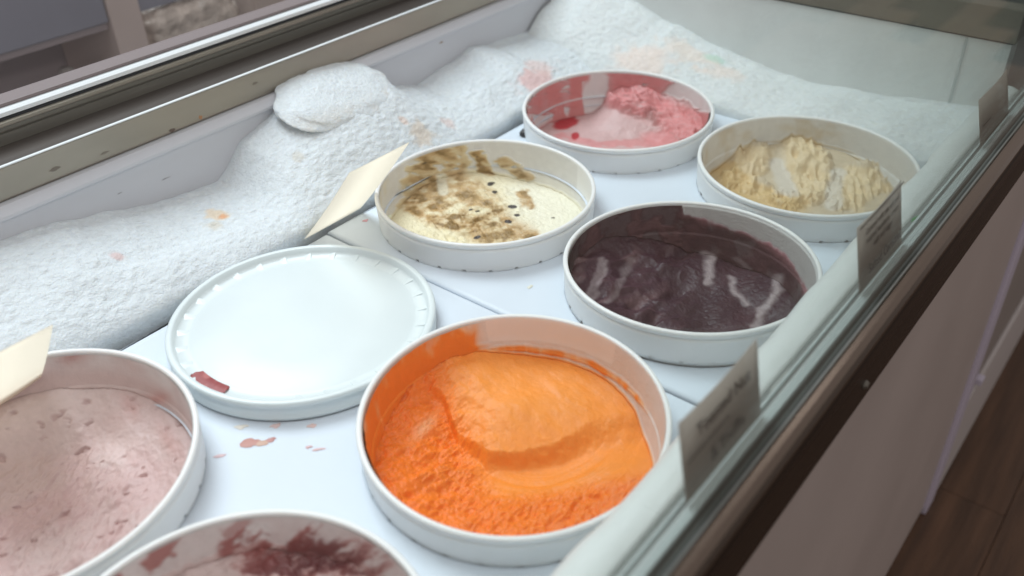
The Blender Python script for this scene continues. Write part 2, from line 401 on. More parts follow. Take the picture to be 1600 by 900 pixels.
def lumpy(name, centre, half, power, amp, scale, m, nu=64, nv=40, seed=1, parent=None, colors=None, octs=4):
    u = np.linspace(0, 2 * np.pi, nu, endpoint=False); v = np.linspace(-np.pi / 2, np.pi / 2, nv)
    V_, U_ = np.meshgrid(v, u, indexing='ij')
    def sp(t): return np.sign(t) * np.abs(t) ** power
    x = sp(np.cos(V_)) * sp(np.cos(U_)); y = sp(np.cos(V_)) * sp(np.sin(U_)); z = sp(np.sin(V_))
    n = 1 + amp * fbm(x, y, z, scale, octs, seed)
    P = np.stack([x * n * half[0] + centre[0], y * n * half[1] + centre[1], z * n * half[2] + centre[2]], -1)
    idx = np.arange(nu * nv).reshape(nv, nu); idn = np.roll(idx, -1, 1)
    F = np.stack([idx[:-1], idn[:-1], idn[1:], idx[1:]], -1).reshape(-1, 4)
    V = P.reshape(-1, 3); c_ = colors(V) if colors else None
    return link(name, mesh_arrays(name, V, F, c_), m, parent, True)
m_wrap = mat("clear_wrap", (0.68, 0.59, 0.52), 0.22, spec=0.8, noise=(40, 0.30, (1, 1, 1)), bump=(45, 0.012, (1, 1, 1)))
tag(lumpy("wrapped_bundle", (-1.47, 0.865, -0.060), (0.075, 0.098, 0.098), 0.45, 0.07, 3.5, m_wrap, 96, 60, 4),
    "clear plastic wrapped bundle beside a post in the dim counter behind", "package")
bm = bmesh.new(); bmesh.ops.create_cone(bm, cap_ends=True, segments=24, radius1=0.014, radius2=0.012, depth=0.018)
bmesh.ops.bevel(bm, geom=[e for e in bm.edges if e.calc_face_angle(0) > 0.8], offset=0.003, segments=2, affect='EDGES')
me = bpy.data.meshes.new("jar"); bm.to_mesh(me); bm.free()
jar = empty("jar", (-1.45, 0.640, -0.150), 0, "small jar with a pale round cap in the dark cubby behind", "jar")
jl = link("cap", me, mat("cap_white", (0.55, 0.52, 0.50), 0.4), jar, True); jl.location = (0, 0, 0.105)
bm = bmesh.new()
prof = [(0.0, 0), (0.026, 0.0), (0.028, 0.004), (0.028, 0.07), (0.022, 0.085), (0.013, 0.090), (0.013, 0.096), (0, 0.096)]
vs = [bm.verts.new((r, 0, z)) for r, z in prof]
bmesh.ops.spin(bm, geom=vs + [bm.edges.new((vs[i], vs[i + 1])) for i in range(len(vs) - 1)], cent=(0, 0, 0), axis=(0, 0, 1), angle=2 * math.pi, steps=24)
bmesh.ops.remove_doubles(bm, verts=bm.verts[:], dist=1e-5)
me = bpy.data.meshes.new("jar_body"); bm.to_mesh(me); bm.free()
link("jar_body", me, mat("jar_dark", (0.06, 0.055, 0.06), 0.3), jar, True)
m_dk = mat("dark_handle", (0.03, 0.032, 0.04), 0.4)
sc_ = empty("scoop", (-1.44, 0.545, -0.143), R_(70), "dark handled tool lying left of the pale cap in the cubby", "scoop")
lumpy("handle", (0.02, 0, 0.012), (0.055, 0.011, 0.010), 0.8, 0.02, 2, m_dk, 20, 14, 2, sc_)
lumpy("bowl", (-0.05, 0, 0.016), (0.026, 0.024, 0.016), 0.9, 0.02, 2, m_dk, 20, 14, 3, sc_)

# ------------------------------------------------------------------ frost banks
ZT = [(-0.3, .05), (0.0, .045), (0.20, .040), (0.265, .035), (0.339, .027), (0.40, .008), (0.457, -.004), (0.518, -.006), (0.535, 0.008), (0.560, .032), (0.600, .046), (0.635, .058), (0.69, .066), (0.755, .062), (0.785, .034), (0.81, .014), (0.858, -.002), (0.92, .010), (0.97, .018), (1.109, .004), (1.21, .000), (1.3, 0)]
zx, zy = zip(*ZT)
FROST = np.array((0.72, 0.765, 0.79))
FST = [((0.47, -0.806, 0.030), 0.010, 0.016, (0.78, 0.62, 0.44), .8), ((0.472, -0.80, 0.03), 0.004, 0.004, (0.80, 0.40, 0.20), .8), ((0.454, -0.79, 0), 0.009, 0.010, (0.66, 0.60, 0.50), .7),
       ((0.345, -0.80, 0), 0.006, 0.006, (0.74, 0.52, 0.50), .7), ((0.583, -0.80, 0), 0.007, 0.008, (0.66, 0.62, 0.54), .6), ((0.745, -0.755, 0), 0.020, 0.014, (0.74, 0.60, 0.46), .6),
       ((0.80, -0.762, 0), 0.009, 0.010, (0.78, 0.60, 0.55), .6), ((0.735, -0.775, 0), 0.005, 0.006, (0.72, 0.52, 0.42), .6), ((0.99, -0.757, 0), 0.035, 0.022, (0.80, 0.50, 0.48), .75), ((1.02, -0.775, 0), 0.03, 0.02, (0.80, 0.58, 0.54), .6)]
def frost_left():
    ny, ns = 620, 150
    ys = np.linspace(Y0, 1.205, ny); s = np.linspace(0, 1, ns)
    YY, SS = np.meshgrid(ys, s, indexing='ij')
    zt = np.interp(YY, zx, zy); zt = zt + fbm(YY, 3.3, 1.1, 25, 3, 1.0) * 0.003
    foot = -0.730 + 0.006 * fbm(YY, 0.5, 2.5, 11, 3, 3.0)
    # s<.14: undercut foot, then the bulging slope up to the liner
    k = np.clip(SS / 0.14, 0, 1); t = np.clip((SS - 0.14) / 0.86, 0, 1)
    X = np.where(SS < 0.14, foot - 0.016 * (1 - k) ** 1.3, foot - (foot + 0.8735) * (0.10 * np.sqrt(t) * (1 - t) * 0 + t))
    z0 = -0.028
    Z = np.where(SS < 0.14, -0.16 + (z0 + 0.16) * k ** 0.7, z0 + (zt - z0) * (0.55 * np.sin(t * np.pi / 2) + 0.45 * t) + 0.010 * np.sin(np.pi * np.sqrt(t)) * (1 - t * 0.3))
    w = ss(0.05, 0.3, SS) * (1 - ss(0.93, 1.0, SS))
    n = fbm(X, YY * .6, Z, 11, 2, 5) * 0.0050 + fbm(X, YY * .8, Z, 60, 2, 6) * 0.0006 + fbm(X, YY * .8, Z, 190, 2, 7) * 0.0009
    X = X + n * w * 0.55; Z = Z + n * w * 0.85
    V = np.stack([X, YY, Z], -1).reshape(-1, 3)
    c_ = np.tile(FROST, (len(V), 1))
    nn = fbm(V[:, 0], V[:, 1], V[:, 2], 90, 3, 8)
    for (p, a, b, cc, o) in FST:
        g = np.exp(-(((V[:, 1] - p[0]) / a) ** 2 + ((V[:, 0] - p[1]) / b) ** 2))
        c_ = mix(c_, cc, o * ss(0.25, 0.9, g * 1.2 + 0.35 * nn * (g > 0.08)))
    idx = np.arange(len(V)).reshape(ny, ns)
    F = np.stack([idx[:-1, :-1], idx[:-1, 1:], idx[1:, 1:], idx[1:, :-1]], -1).reshape(-1, 4)
    return link("frost_bank", mesh_arrays("frost_bank", V, F, c_), m_frost, None, True)
tag(frost_left(), "long rough bank of white frost along the back liner wall", "frost", "frost built up on the liner")
def frost_end():
    nx, ns = 380, 110
    xs = np.linspace(-0.868, -0.2035, nx); s = np.linspace(0, 1, ns)
    XX, SS = np.meshgrid(xs, s, indexing='ij')
    zt = np.interp(XX, [-.87, -.78, -.73, -.616, -.51, -.44, -.339, -.257, -.20], [.05, .06, .050, .016, .000, -.008, -.006, .004, .010]) + fbm(XX, 7.7, 0.2, 20, 3, 2) * 0.004
    foot = 1.092 + 0.004 * fbm(XX, 0.9, 4.5, 12, 3, 3.0)
    k = np.clip(SS / 0.14, 0, 1); t = np.clip((SS - 0.14) / 0.86, 0, 1)
    Y = np.where(SS < 0.14, foot + 0.014 * (1 - k) ** 1.3, foot + (1.2115 - foot) * t)
    z0 = -0.030
    Z = np.where(SS < 0.14, -0.15 + (z0 + 0.15) * k ** 0.7, z0 + (zt - z0) * (0.55 * np.sin(t * np.pi / 2) + 0.45 * t) + 0.012 * np.sin(np.pi * np.sqrt(t)))
    w = ss(0.05, 0.3, SS) * (1 - ss(0.93, 1.0, SS))
    n = fbm(XX, Y, Z, 12, 2, 15) * 0.0055 + fbm(XX * .8, Y, Z, 60, 2, 16) * 0.0006 + fbm(XX * .8, Y, Z, 190, 2, 17) * 0.0009
    Y = Y - n * w * 0.5; Z = Z + n * w * 0.85
    V = np.stack([XX, Y, Z], -1).reshape(-1, 3)
    c_ = np.tile(FROST * np.array((1.02, 1.0, 0.97)), (len(V), 1))
    nn = fbm(V[:, 0], V[:, 1], V[:, 2], 60, 3, 8)
    for (x, y, a, b, cc, o) in [(-0.66, 1.12, 0.05, 0.03, (0.84, 0.68, 0.60), .7), (-0.60, 1.16, 0.05, 0.02, (0.86, 0.74, 0.66), .7), (-0.57, 1.17, 0.022, 0.010, (0.45, 0.72, 0.60), .55), (-0.545, 1.15, 0.03, 0.02, (0.86, 0.72, 0.64), .6)]:
        g = np.exp(-(((V[:, 0] - x) / a) ** 2 + ((V[:, 1] - y) / b) ** 2))
        c_ = mix(c_, cc, o * ss(0.25, 0.9, g * 1.2 + 0.35 * nn * (g > 0.08)))
    idx = np.arange(len(V)).reshape(nx, ns)
    F = np.stack([idx[:-1, :-1], idx[1:, :-1], idx[1:, 1:], idx[:-1, 1:]], -1).reshape(-1, 4)
    return link("frost_bank", mesh_arrays("frost_bank", V, F, c_), m_frost, None, True)
tag(frost_end(), "low sloping bank of frost across the far end wall, tinted pink in places", "frost", "frost built up on the liner")
def lumpcol(V):
    c_ = np.tile(FROST * 1.03, (len(V), 1))
    return mix(c_, (0.76, 0.72, 0.66), 0.55 * ss(-0.2, 0.6, fbm(V[:, 0], V[:, 1], V[:, 2], 50, 3, 4)) * (1 - ss(0.035, 0.06, V[:, 2])))
lp = lumpy("frost_lump", (0, 0, 0), (0.050, 0.088, 0.0145), 0.90, 0.09, 1.6, m_frost, 240, 130, 9, None, None, 2)
lv = np.empty(len(lp.data.vertices) * 3, dtype=np.float32); lp.data.vertices.foreach_get("co", lv); lv = lv.reshape(-1, 3)
lv += (fbm(lv[:, 0], lv[:, 1], lv[:, 2], 190, 2, 6)[:, None] * 0.0009) * (lv / (np.linalg.norm(lv, axis=1, keepdims=True) + 1e-6))
lv[:, 2] += lv[:, 0] * -0.42 + lv[:, 1] * -0.06
lv += np.array((-0.842, 0.692, 0.0490))
lp.data.vertices.foreach_set("co", lv.ravel()); lp.data.update()
a_ = lp.data.color_attributes.new("Col", 'FLOAT_COLOR', 'POINT'); c4 = np.ones((len(lv), 4), dtype=np.float32); c4[:, :3] = lumpcol(lv)
a_.data.foreach_set("color", c4.ravel())
tag(lp, "rounded lump of frost overhanging the middle of the back frost bank", "frost")

# ------------------------------------------------------------------ deck boards with holes
RAD = 0.1265
SPOTS = {  # x, y, z of the rim, radius, tilt x, tilt y
 'A': (-0.6014, 0.9613, 0.0006, 0.1269, -0.0091, 0.0126, 23.56, 32.03),
 'B': (-0.6024, 0.6885, -0.0010, 0.1259, 0.0011, -0.0007, 28.39, 41.19),
 'C': (-0.3358, 0.9602, 0.0007, 0.1269, -0.0067, 0.0099, 25.92, 19.27),
 'D': (-0.3401, 0.6928, -0.0002, 0.1264, 0.0183, -0.0227, 32.65, 26.15),
 'E': (-0.3436, 0.4152, -0.0011, 0.1259, -0.0214, 0.0301, 42.53, 39.60),
 'F': (-0.6031, 0.1452, 0.0027, 0.1280, -0.0386, 0.0319, 38.55, 76.46),
 'G': (-0.3353, 0.1334, 0.0006, 0.1268, -0.0017, -0.0046, 53.88, 68.30)}
LID = (-0.5981, 0.4113)
BZ = -0.036
def board(y0, y1, holes, z, label):
    cu = bpy.data.curves.new("deck_board", 'CURVE'); cu.dimensions = '2D'; cu.fill_mode = 'BOTH'
    cu.extrude = 0.0022; cu.bevel_depth = 0.0040; cu.bevel_resolution = 3; cu.offset = -0.0040
    def poly(pts):
        sp = cu.splines.new('POLY'); sp.points.add(len(pts) - 1); sp.use_cyclic_u = True
        for p, (x, y) in zip(sp.points, pts): p.co = (x, y, 0, 1)
    x0, x1 = -0.7215, -0.2035
    poly([(x0, y0), (x1, y0), (x1, y1), (x0, y1)])
    for hx, hy in holes:
        poly([(hx + 0.1216 * math.cos(-t), hy + 0.1216 * math.sin(-t)) for t in np.linspace(0, 2 * np.pi, 72, endpoint=False)])
    tmp = bpy.data.objects.new("tmp", cu); COL.objects.link(tmp)
    dg = bpy.context.evaluated_depsgraph_get()
    me = bpy.data.meshes.new_from_object(tmp.evaluated_get(dg)); bpy.data.objects.remove(tmp)
    me.name = "deck_board"; me.materials.clear()
    o = link("deck_board", me, m_board); o.location = (0, 0, z - 0.0062)
    return tag(o, label, "board", "white boards holding the tubs")
S2 = {k: v[:2] for k, v in SPOTS.items()}
b1 = board(-0.238, 0.5480, [S2['E'], S2['F'], S2['G'], LID], BZ - 0.002, "near white deck board with spilled crumbs, around the orange tub and lid")
b2 = board(0.5492, 1.0935, [S2['A'], S2['B'], S2['C'], S2['D']], BZ, "far white deck board under the four back tubs")
for (x, y, a, b, c_, sd) in [(-0.519, 0.282, .0085, .0050, (.52, .25, .21), 31), (-0.511, 0.2885, .006, .004, (.60, .38, .29), 32), (-0.508, 0.296, .004, .0028, (.50, .24, .22), 33),
                             (-0.468, 0.312, .006, .0016, (.72, .48, .48), 34), (-0.476, 0.309, .003, .0015, (.70, .44, .44), 39), (-0.518, 0.309, .005, .003, (.72, .52, .50), 35), (-0.494, 0.327, .0045, .0028, (.72, .50, .46), 36), (-0.527, 0.257, .005, .002, (.74, .52, .54), 37), (-0.54, 0.29, .006, .0025, (.72, .66, .58), 38)]:
    flake("stain", (x, y, BZ - 0.002), (0, 0, 1), (math.cos(.9), math.sin(.9), 0), a, b, c_, b1, sd, 0.0007)
for o in b1.children: o.location = (0, 0, -(BZ - 0.002 - 0.0062) + 0.0002)
for (x, y, a, b, c_, sd) in [(-0.703, 0.592, .004, .0025, (.72, .38, .42), 41), (-0.688, 0.612, .006, .0035, (.66, .66, .48), 42), (-0.47, 0.60, .004, .002, (.72, .70, .60), 43)]:
    o = flake("stain", (x, y, BZ), (0, 0, 1), (0, 1, 0), a, b, c_, b2, sd, 0.0007); o.location = (0, 0, -(BZ - 0.0062) + 0.0002)
cr = lumpy("chocolate_crumb", (-0.693, 0.878, BZ + 0.004), (0.006, 0.007, 0.005), 0.8, 0.25, 2, mat("chocolate", (0.018, 0.013, 0.012), 0.4), 20, 14, 5)
tag(cr, "dark chocolate crumb on the board just left of the pink tub", "crumb")

# ------------------------------------------------------------------ tubs
def rwall(z):
    """inner radius of a tub, as a share of its own rim radius, at depth z below the rim"""
    z = np.asarray(z, float)
    r = 0.1216 + 0.03 * z                              # upper collar
    low = 0.1195 + 0.115 * (z + 0.0375)                # body below the step
    return np.where(z > -0.0365, r, np.where(z < -0.0385, low, low + (r - low) * (z + 0.0385) / 0.002)) / RAD
def tub_meshes():
    zs_in = [-0.132, -0.10, -0.07, -0.05, -0.0386, -0.0365, -0.02, -0.006]
    prof = [(0.0, -0.134), (float(rwall(-0.132)) * RAD - 0.004, -0.134)] + [(float(rwall(z)) * RAD, z) for z in zs_in]
    for a in np.linspace(R_(180), R_(0), 9):            # rounded rim
        prof.append((0.1240 + 0.0025 * math.cos(a), -0.0025 + 0.0022 * math.sin(a)))
    prof += [(0.1262, -0.006), (0.1245, -0.0068), (0.1236, -0.012), (0.1222, -0.034), (0.1203, -0.040), (0.1182, -0.06), (0.1095, -0.137), (0.0, -0.137)]
    n = 144
    bm = bmesh.new(); rows = []
    for r, z in prof:
        rows.append([bm.verts.new((0, 0, z))] if r == 0 else [bm.verts.new((r * math.cos(t), r * math.sin(t), z)) for t in np.linspace(0, 2 * np.pi, n, endpoint=False)])
    for a, b in zip(rows[:-1], rows[1:]):
        for i in range(n):
            j = (i + 1) % n
            if len(a) == 1: bm.faces.new((a[0], b[j], b[i]))
            elif len(b) == 1: bm.faces.new((a[i], a[j], b[0]))
            else: bm.faces.new((a[i], a[j], b[j], b[i]))
    bmesh.ops.recalc_face_normals(bm, faces=bm.faces[:])
    body = bpy.data.meshes.new("bucket"); bm.to_mesh(body); bm.free()
    # skirt under the rim: thin band whose lower edge is notched
    n = 224; bm = bmesh.new(); rows = []
    prof2 = [(0.1246, -0.0069), (0.1258, -0.0075), (0.1256, -0.012), (0.1244, -0.0325), (0.1242, -0.0362), (0.1230, -0.0362), (0.1234, -0.0325), (0.1244, -0.012)]
    for r, z in prof2:
        rows.append([bm.verts.new((r * math.cos(t), r * math.sin(t), z)) for t in np.linspace(0, 2 * np.pi, n, endpoint=False)])
    for k, (a, b) in enumerate(zip(rows[:-1], rows[1:])):
        for i in range(n):
            if k in (3, 4, 5) and i % 8 == 0: continue
            j = (i + 1) % n
            bm.faces.new((a[i], b[i], b[j], a[j]))
    skirt = bpy.data.meshes.new("skirt_band"); bm.to_mesh(skirt); bm.free()
    for me in (body, skirt):
        me.materials.append(m_plastic); me.polygons.foreach_set("use_smooth", np.ones(len(me.polygons), dtype=bool))
    rm = bmesh.new(); bmesh.ops.create_cube(rm, size=1)
    for v in rm.verts: v.co = Vector((0.1252 + v.co.x * 0.0012 - (0.0015 if v.co.z < 0 else 0), v.co.y * 0.0011, -0.0205 + v.co.z * 0.021))
    rib = bpy.data.meshes.new("rib"); rm.to_mesh(rib); rm.free(); rib.materials.append(m_plastic)
    return body, skirt, rib
BODY, SKIRT, RIB = tub_meshes()
TUB_LABEL = {'A': "white tub with pink smeared walls at the far back left", 'B': "white tub of cream and caramel ice cream, middle of the back row",
 'C': "white tub with scraped tan ice cream at the far right", 'D': "white tub of dark purple ice cream between the orange and tan tubs",
 'E': "white tub of bright orange ice cream in the foreground", 'F': "white tub of pale dusty pink ice cream cut off at the left edge",
 'G': "white tub of streaky raspberry ice cream cut off at the bottom edge"}
def place_tub(k):
    x, y, z, r, tx, ty, el, rot = SPOTS[k]
    t = empty("ice_cream_tub", (x, y, z), 0, TUB_LABEL[k], "tub", "open ice cream tubs set in the boards")
    n = Vector((-tx, -ty, 1)).normalized()
    q = Vector((0, 0, 1)).rotation_difference(n) @ Matrix.Rotation(R_(rot), 4, 'Z').to_quaternion()
    t.rotation_mode = 'QUATERNION'; t.rotation_quaternion = q
    f = r / RAD; t.scale = (f, f, f)
    for nm, me in (("bucket", BODY), ("skirt_band", SKIRT)):
        o = bpy.data.objects.new(nm, me); COL.objects.link(o); o.parent = t
    return t
tubs = {k: place_tub(k) for k in 'ABCDEFG'}

# ------------------------------------------------------------------ ice cream surfaces
WHITE = np.array((0.80, 0.80, 0.79))
def ice(k, H, PAINT, FILM, name, label, nt=460, nf=190, nw=84):
    """H(u,v) -> surface height; PAINT(u,v,a,b,z) -> colour; FILM(th,z,a,b) -> cover 0..1 and colour on the wall.
    (a,b) are slanted pattern coordinates: b runs up the far side."""
    el = SPOTS[k][6]; ck = 1 / math.tan(R_(el))
    th = np.linspace(0, 2 * np.pi, nt, endpoint=False)
    uc, vc = 0.93 * np.cos(th), 0.93 * np.sin(th)
    zc = H(uc, vc)
    for _ in range(3):
        rc = rwall(zc); zc = H(rc * np.cos(th), rc * np.sin(th))
    rc = rwall(zc)
    s = np.linspace(0.0, 1, nf) ** 0.75; s[0] = 1e-4
    U = s[:, None] * (rc * np.cos(th))[None]; V = s[:, None] * (rc * np.sin(th))[None]
    Z = H(U, V)
    A, B = U, V + (Z + 0.05) * ck / RAD
    Cf = PAINT(U, V, A, B, Z)
    w = (np.arange(1, nw + 1) / nw)[:, None]
    Zw = zc[None] + (-0.0035 - zc[None]) * w
    RW = rwall(Zw); TH = np.broadcast_to(th[None], Zw.shape)
    Aw = RW * np.cos(TH); Bw = RW * np.sin(TH) + (Zw + 0.05) * ck / RAD
    cov, cw = FILM(TH, Zw, Aw, Bw, Zw - zc[None])
    thick = np.clip(cov - 0.12, -0.1, 1) * 0.0024
    Rr = RW - (thick + 0.0002) / RAD
    cov[-1] = 0
    Uw, Vw = Rr * np.cos(TH), Rr * np.sin(TH)
    Cw = mix(WHITE * 0.96, cw, ss(0.02, 0.75, cov))
    P = np.concatenate([np.stack([U * RAD, V * RAD, Z], -1), np.stack([Uw * RAD, Vw * RAD, Zw], -1)], 0)
    Cc = np.concatenate([Cf, Cw], 0); cv = np.concatenate([np.ones_like(Z), cov], 0)
    n = nf + nw
    idx = np.arange(n * nt).reshape(n, nt); idn = np.roll(idx, -1, 1)
    F = np.stack([idx[:-1], idn[:-1], idn[1:], idx[1:]], -1).reshape(-1, 4)
    keep = (cv.ravel()[F].max(1) > 0.05)
    F = F[keep]
    centre = len(P.reshape(-1, 3))
    o = link(name, mesh_arrays(name, P.reshape(-1, 3), F, np.clip(Cc.reshape(-1, 3), 0, 1)), m_ice, None, True)
    o.rotation_mode = 'QUATERNION'
    t = tubs[k]
    o.location = t.location; o.rotation_quaternion = t.rotation_quaternion; o.scale = t.scale
    return tag(o, label, "ice cream", "ice cream in the open tubs")

def arc(th, a, b, soft):
    """1 between angles a..b (degrees, 0 right, 90 far, 180 left)"""
    d = np.degrees(th)
    m = (a + b) / 2; h = (b - a) / 2
    dd = np.abs((d - m + 180) % 360 - 180)
    return 1 - ss(h - soft, h + soft, dd)
def ring3(th, z, s, o, seed, kz=1.0):
    return fbm(np.cos(th) * 1.0, np.sin(th) * 1.0, z / RAD * kz, s, o, seed)

# --- orange
EC = [(-0.75,0.73), (-0.5,0.45), (-0.39,0.13), (-0.19,-0.03), (-0.02,-0.08), (0.23,-0.03), (0.54,0.11), (0.99,0.24), (1.32,0.38)]
ecx, ecy = zip(*EC)
def e_parts(u, v):
    b = v - 0.07
    wob = 0.032 * fbm(u, v, 0, 5, 4, 3)
    d = b - np.interp(u, ecx, ecy) + wob
    wd = 0.10 * ss(0.2, 0.85, u); mound = ss(-0.03 - wd, 0.07 + wd, d) * ss(-0.95, -0.10, u + 0.25 * (b - 0.5) + 3 * wob)
    rough = 1 - ss(-0.55, -0.25, u + 0.35 * (b - 0.4)) * ss(-0.42, -0.22, b - 0.10 * u)
    return mound, np.clip(rough, 0, 1), d
def eH(u, v):
    mound, rough, d = e_parts(u, v)
    z = -0.066 + 0.018 * ss(-0.30, -0.95, u) + 0.018 * ss(0.15, 0.9, v) * ss(0.3, -0.7, u)
    z = z + mound * (0.013 + 0.007 * ss(0.0, 0.5, d)) - 0.008 * blob(u, v, (0.20, -0.02), 0.5, 0.20, 0.25) + 0.008 * blob(u, v, (0.75, -0.15), 0.3, 0.35)
    z = z + mound * 0.003 * blob(u, v, (0.05, 0.42), 0.22, 0.12, 0.3)
    g = fbm((u - v) * 1.2, (u + v) * .6, 0.3, 8, 4, 4); g2 = np.abs(fbm((u - v) * 1.3, (u + v) * .6, 0.9, 12, 3, 8))
    z = z + rough * (0.0030 * g + 0.0024 * (0.5 - g2)) + (1 - rough) * 0.0006 * fbm(u, v, 0, 5, 2, 6)
    gr = np.hypot(u - 0.15, v - 0.55) + 0.03 * fbm(u, v, 0, 3, 2, 12)                  # grooves left by the scoop
    z = z + (1 - rough) * 0.0007 * fbm(gr * 9, 0.3 * u, 0.5, 2.2, 3, 13) * ss(0.1, -0.15, d) + mound * 0.0012 * fbm(u * 1.6 + v, v - u * .4, 0.2, 4, 3, 15)
    return np.maximum(z + 0.0005 * fbm(u, v, 0.7, 36, 2, 5) * (0.06 + rough), -0.125)
def ePaint(u, v, a, b, z):
    mound, rough, d = e_parts(u, v)
    c = mix((0.91, 0.285, 0.032), (0.88, 0.205, 0.013), rough)
    c = mix(c, (0.92, 0.33, 0.060), 0.6 * mound * ss(0.0, 0.4, d))  # paler highlight painted onto the top of the mound
    c = mix(c, (0.70, 0.17, 0.015), 0.4 * rough * ss(0.1, 0.7, fbm(u, v, 0, 7, 4, 9)))
    return mix(c, (0.86, 0.52, 0.28), 0.5 * blob(a, b, (-0.62,0.26), 0.05, 0.13, -0.5))
def eFilm(th, z, a, b, up):
    n = ring3(th, z, 5, 4, 3, 0.6); n2 = ring3(th, z, 13, 3, 5, 0.35)
    left = arc(th, 103, 215, 9)
    cov = left * (0.84 + 0.50 * n + 0.28 * n2 + 0.30 * ss(0.045, 0.0, up))
    ring = np.exp(-((z + 0.0375 + 0.0015 * n) / 0.0042) ** 2) * arc(th, 18, 120, 12) * (0.75 + 0.35 * n2)
    cov = np.maximum(cov, ring)
    cov = np.maximum(cov, 0.9 * np.exp(-(up / 0.003) ** 2))
    cov = np.maximum(cov, arc(th, 205, 330, 12) * ss(0.022, 0.004, up + 0.01 * n))
    cov = np.maximum(cov, 0.10 + 0.06 * n * ss(-0.06, -0.03, z))
    cov = cov * (1 - 0.85 * arc(th, 40, 105, 6) * ss(-0.031, -0.026, z))
    c = mix((0.86, 0.42, 0.15), (0.88, 0.25, 0.025), ss(0.45, 0.95, cov + 0.2 * n2))
    return np.clip(cov, 0, 1), c
ice('E', eH, ePaint, eFilm, "ice_cream", "bright orange ice cream with a smooth scooped hollow, rough on the left", 560, 240, 96)

# --- purple
DS = [([(0.12,0.81), (0.17,0.78), (0.17,0.3)], .055, .8), ([(0.35,0.43), (0.39,0.23), (0.49,0.04)], .045, .65), ([(0.75,0.53), (0.74,0.27), (0.62,-0.03), (0.57,-0.27)], .055, .75),
      ([(0.38,0.76), (0.52,0.61)], .035, .35), ([(-0.73,0.53), (-0.77,0.03), (-0.79,-0.12)], .030, .4), ([(-0.69,0.49), (-0.72,0.13), (-0.75,-0.24)], .035, .45), ([(-0.51,0.57), (-0.55,0.16), (-0.61,-0.13)], .04, .35)]
def dH(u, v):
    z = -0.066 + 0.040 * ss(-0.25, -1.0, u) + 0.020 * ss(0.2, 0.95, v) * ss(0.5, -0.5, u)
    z = z + 0.006 * blob(u, v, (0.75, 0.3), 0.25, 0.5)
    g = fbm(u * 1.2 - v * .7, v * .7 + u * .3, 0.3, 3.2, 3, 14); g2 = np.abs(fbm(u * 1.4 - v * .9, v * .5 + u * .4, 0.9, 4.2, 2, 18))
    sm = ss(-0.1, 0.15, u) * 0.7
    z = z + (1 - sm) * (0.0065 * g + 0.0075 * (0.45 - g2)) + sm * 0.0014 * fbm(u * 2.2, v * .5, 0.2, 3, 2, 4) - 0.010 * blob(u, v, (0.12, 0.05), 0.20, 0.55) - 0.007 * blob(u, v, (0.55, 0.1), 0.16, 0.4, .4)
    return np.maximum(z + 0.0004 * fbm(u, v, 0.2, 30, 2, 5), -0.125)
def dStrk(c, a, b):
    for pts, w, o in DS:
        c = mix(c, (0.48, 0.40, 0.405), o * seg(a + 0.022 * fbm(a, b, 0, 9, 2, 1), b, pts, 1.25 * w, 0.05) * (0.9 + 0.12 * fbm(a, b, 1, 12, 2, 3)))
    return c
def dPaint(u, v, a, b, z):
    n = fbm(u, v, z * 9, 4, 4, 2)
    c = mix((0.048, 0.018, 0.029), (0.082, 0.036, 0.048), 0.6 * ss(0.0, 0.9, n))
    c = mix(c, (0.17, 0.095, 0.10), 0.6 * ss(0.1, 0.8, fbm(u * 1.6 - v, v * .6 + u * .4, 0, 4, 3, 7)) * ss(0.2, -0.3, u))
    c = mix(c, (0.034, 0.015, 0.022), 0.6 * blob(u, v, (0.12, 0.0), 0.22, 0.5))  # scooped hollow darkened, its shade painted into the colour
    return dStrk(c, a, b)
def dFilm(th, z, a, b, up):
    n = ring3(th, z, 4, 4, 23, 0.8); n2 = ring3(th, z, 14, 3, 25, 0.4)
    edge = np.interp(np.degrees(th) % 360, [0, 10, 30, 60, 80, 96, 100, 240, 262, 300, 340, 360], [-.040, -.036, -.030, -.022, -.020, -.014, .02, .02, -.03, -.05, -.055, -.040])
    cov = ss(0.004, -0.003, z - edge + 0.003 * n + 0.002 * n2)
    body = ss(0.004, -0.012, z - edge)
    c = mix((0.36, 0.16, 0.18), (0.075, 0.034, 0.042), body + 0.15 * n + arc(th, 92, 250, 8))
    c = mix(c, (0.19, 0.095, 0.10), 0.75 * ss(-0.2, 0.6, ring3(th, z, 7, 4, 29, 1.2)) * arc(th, 88, 180, 14))
    c = mix(c, (0.030, 0.018, 0.018), 0.8 * ss(150, 185, np.degrees(th)) * ss(240, 215, np.degrees(th)))
    cov = cov * np.clip(0.72 + 0.35 * ring3(th, z, 7, 4, 29, 1.2), 0.64, 1)
    c = mix((0.52, 0.48, 0.46), c, ss(0.1, 0.4, cov)); cov = np.maximum(cov, 0.40 * arc(th, -60, 110, 10) * ss(-0.003, -0.006, z))  # clean far right wall greyed, its shade put into the film colour
    return np.clip(cov, 0, 1), dStrk(c, a, b)
ice('D', dH, dPaint, dFilm, "ice_cream", "dark purple berry ice cream with pale scrape marks", 520, 210, 96)

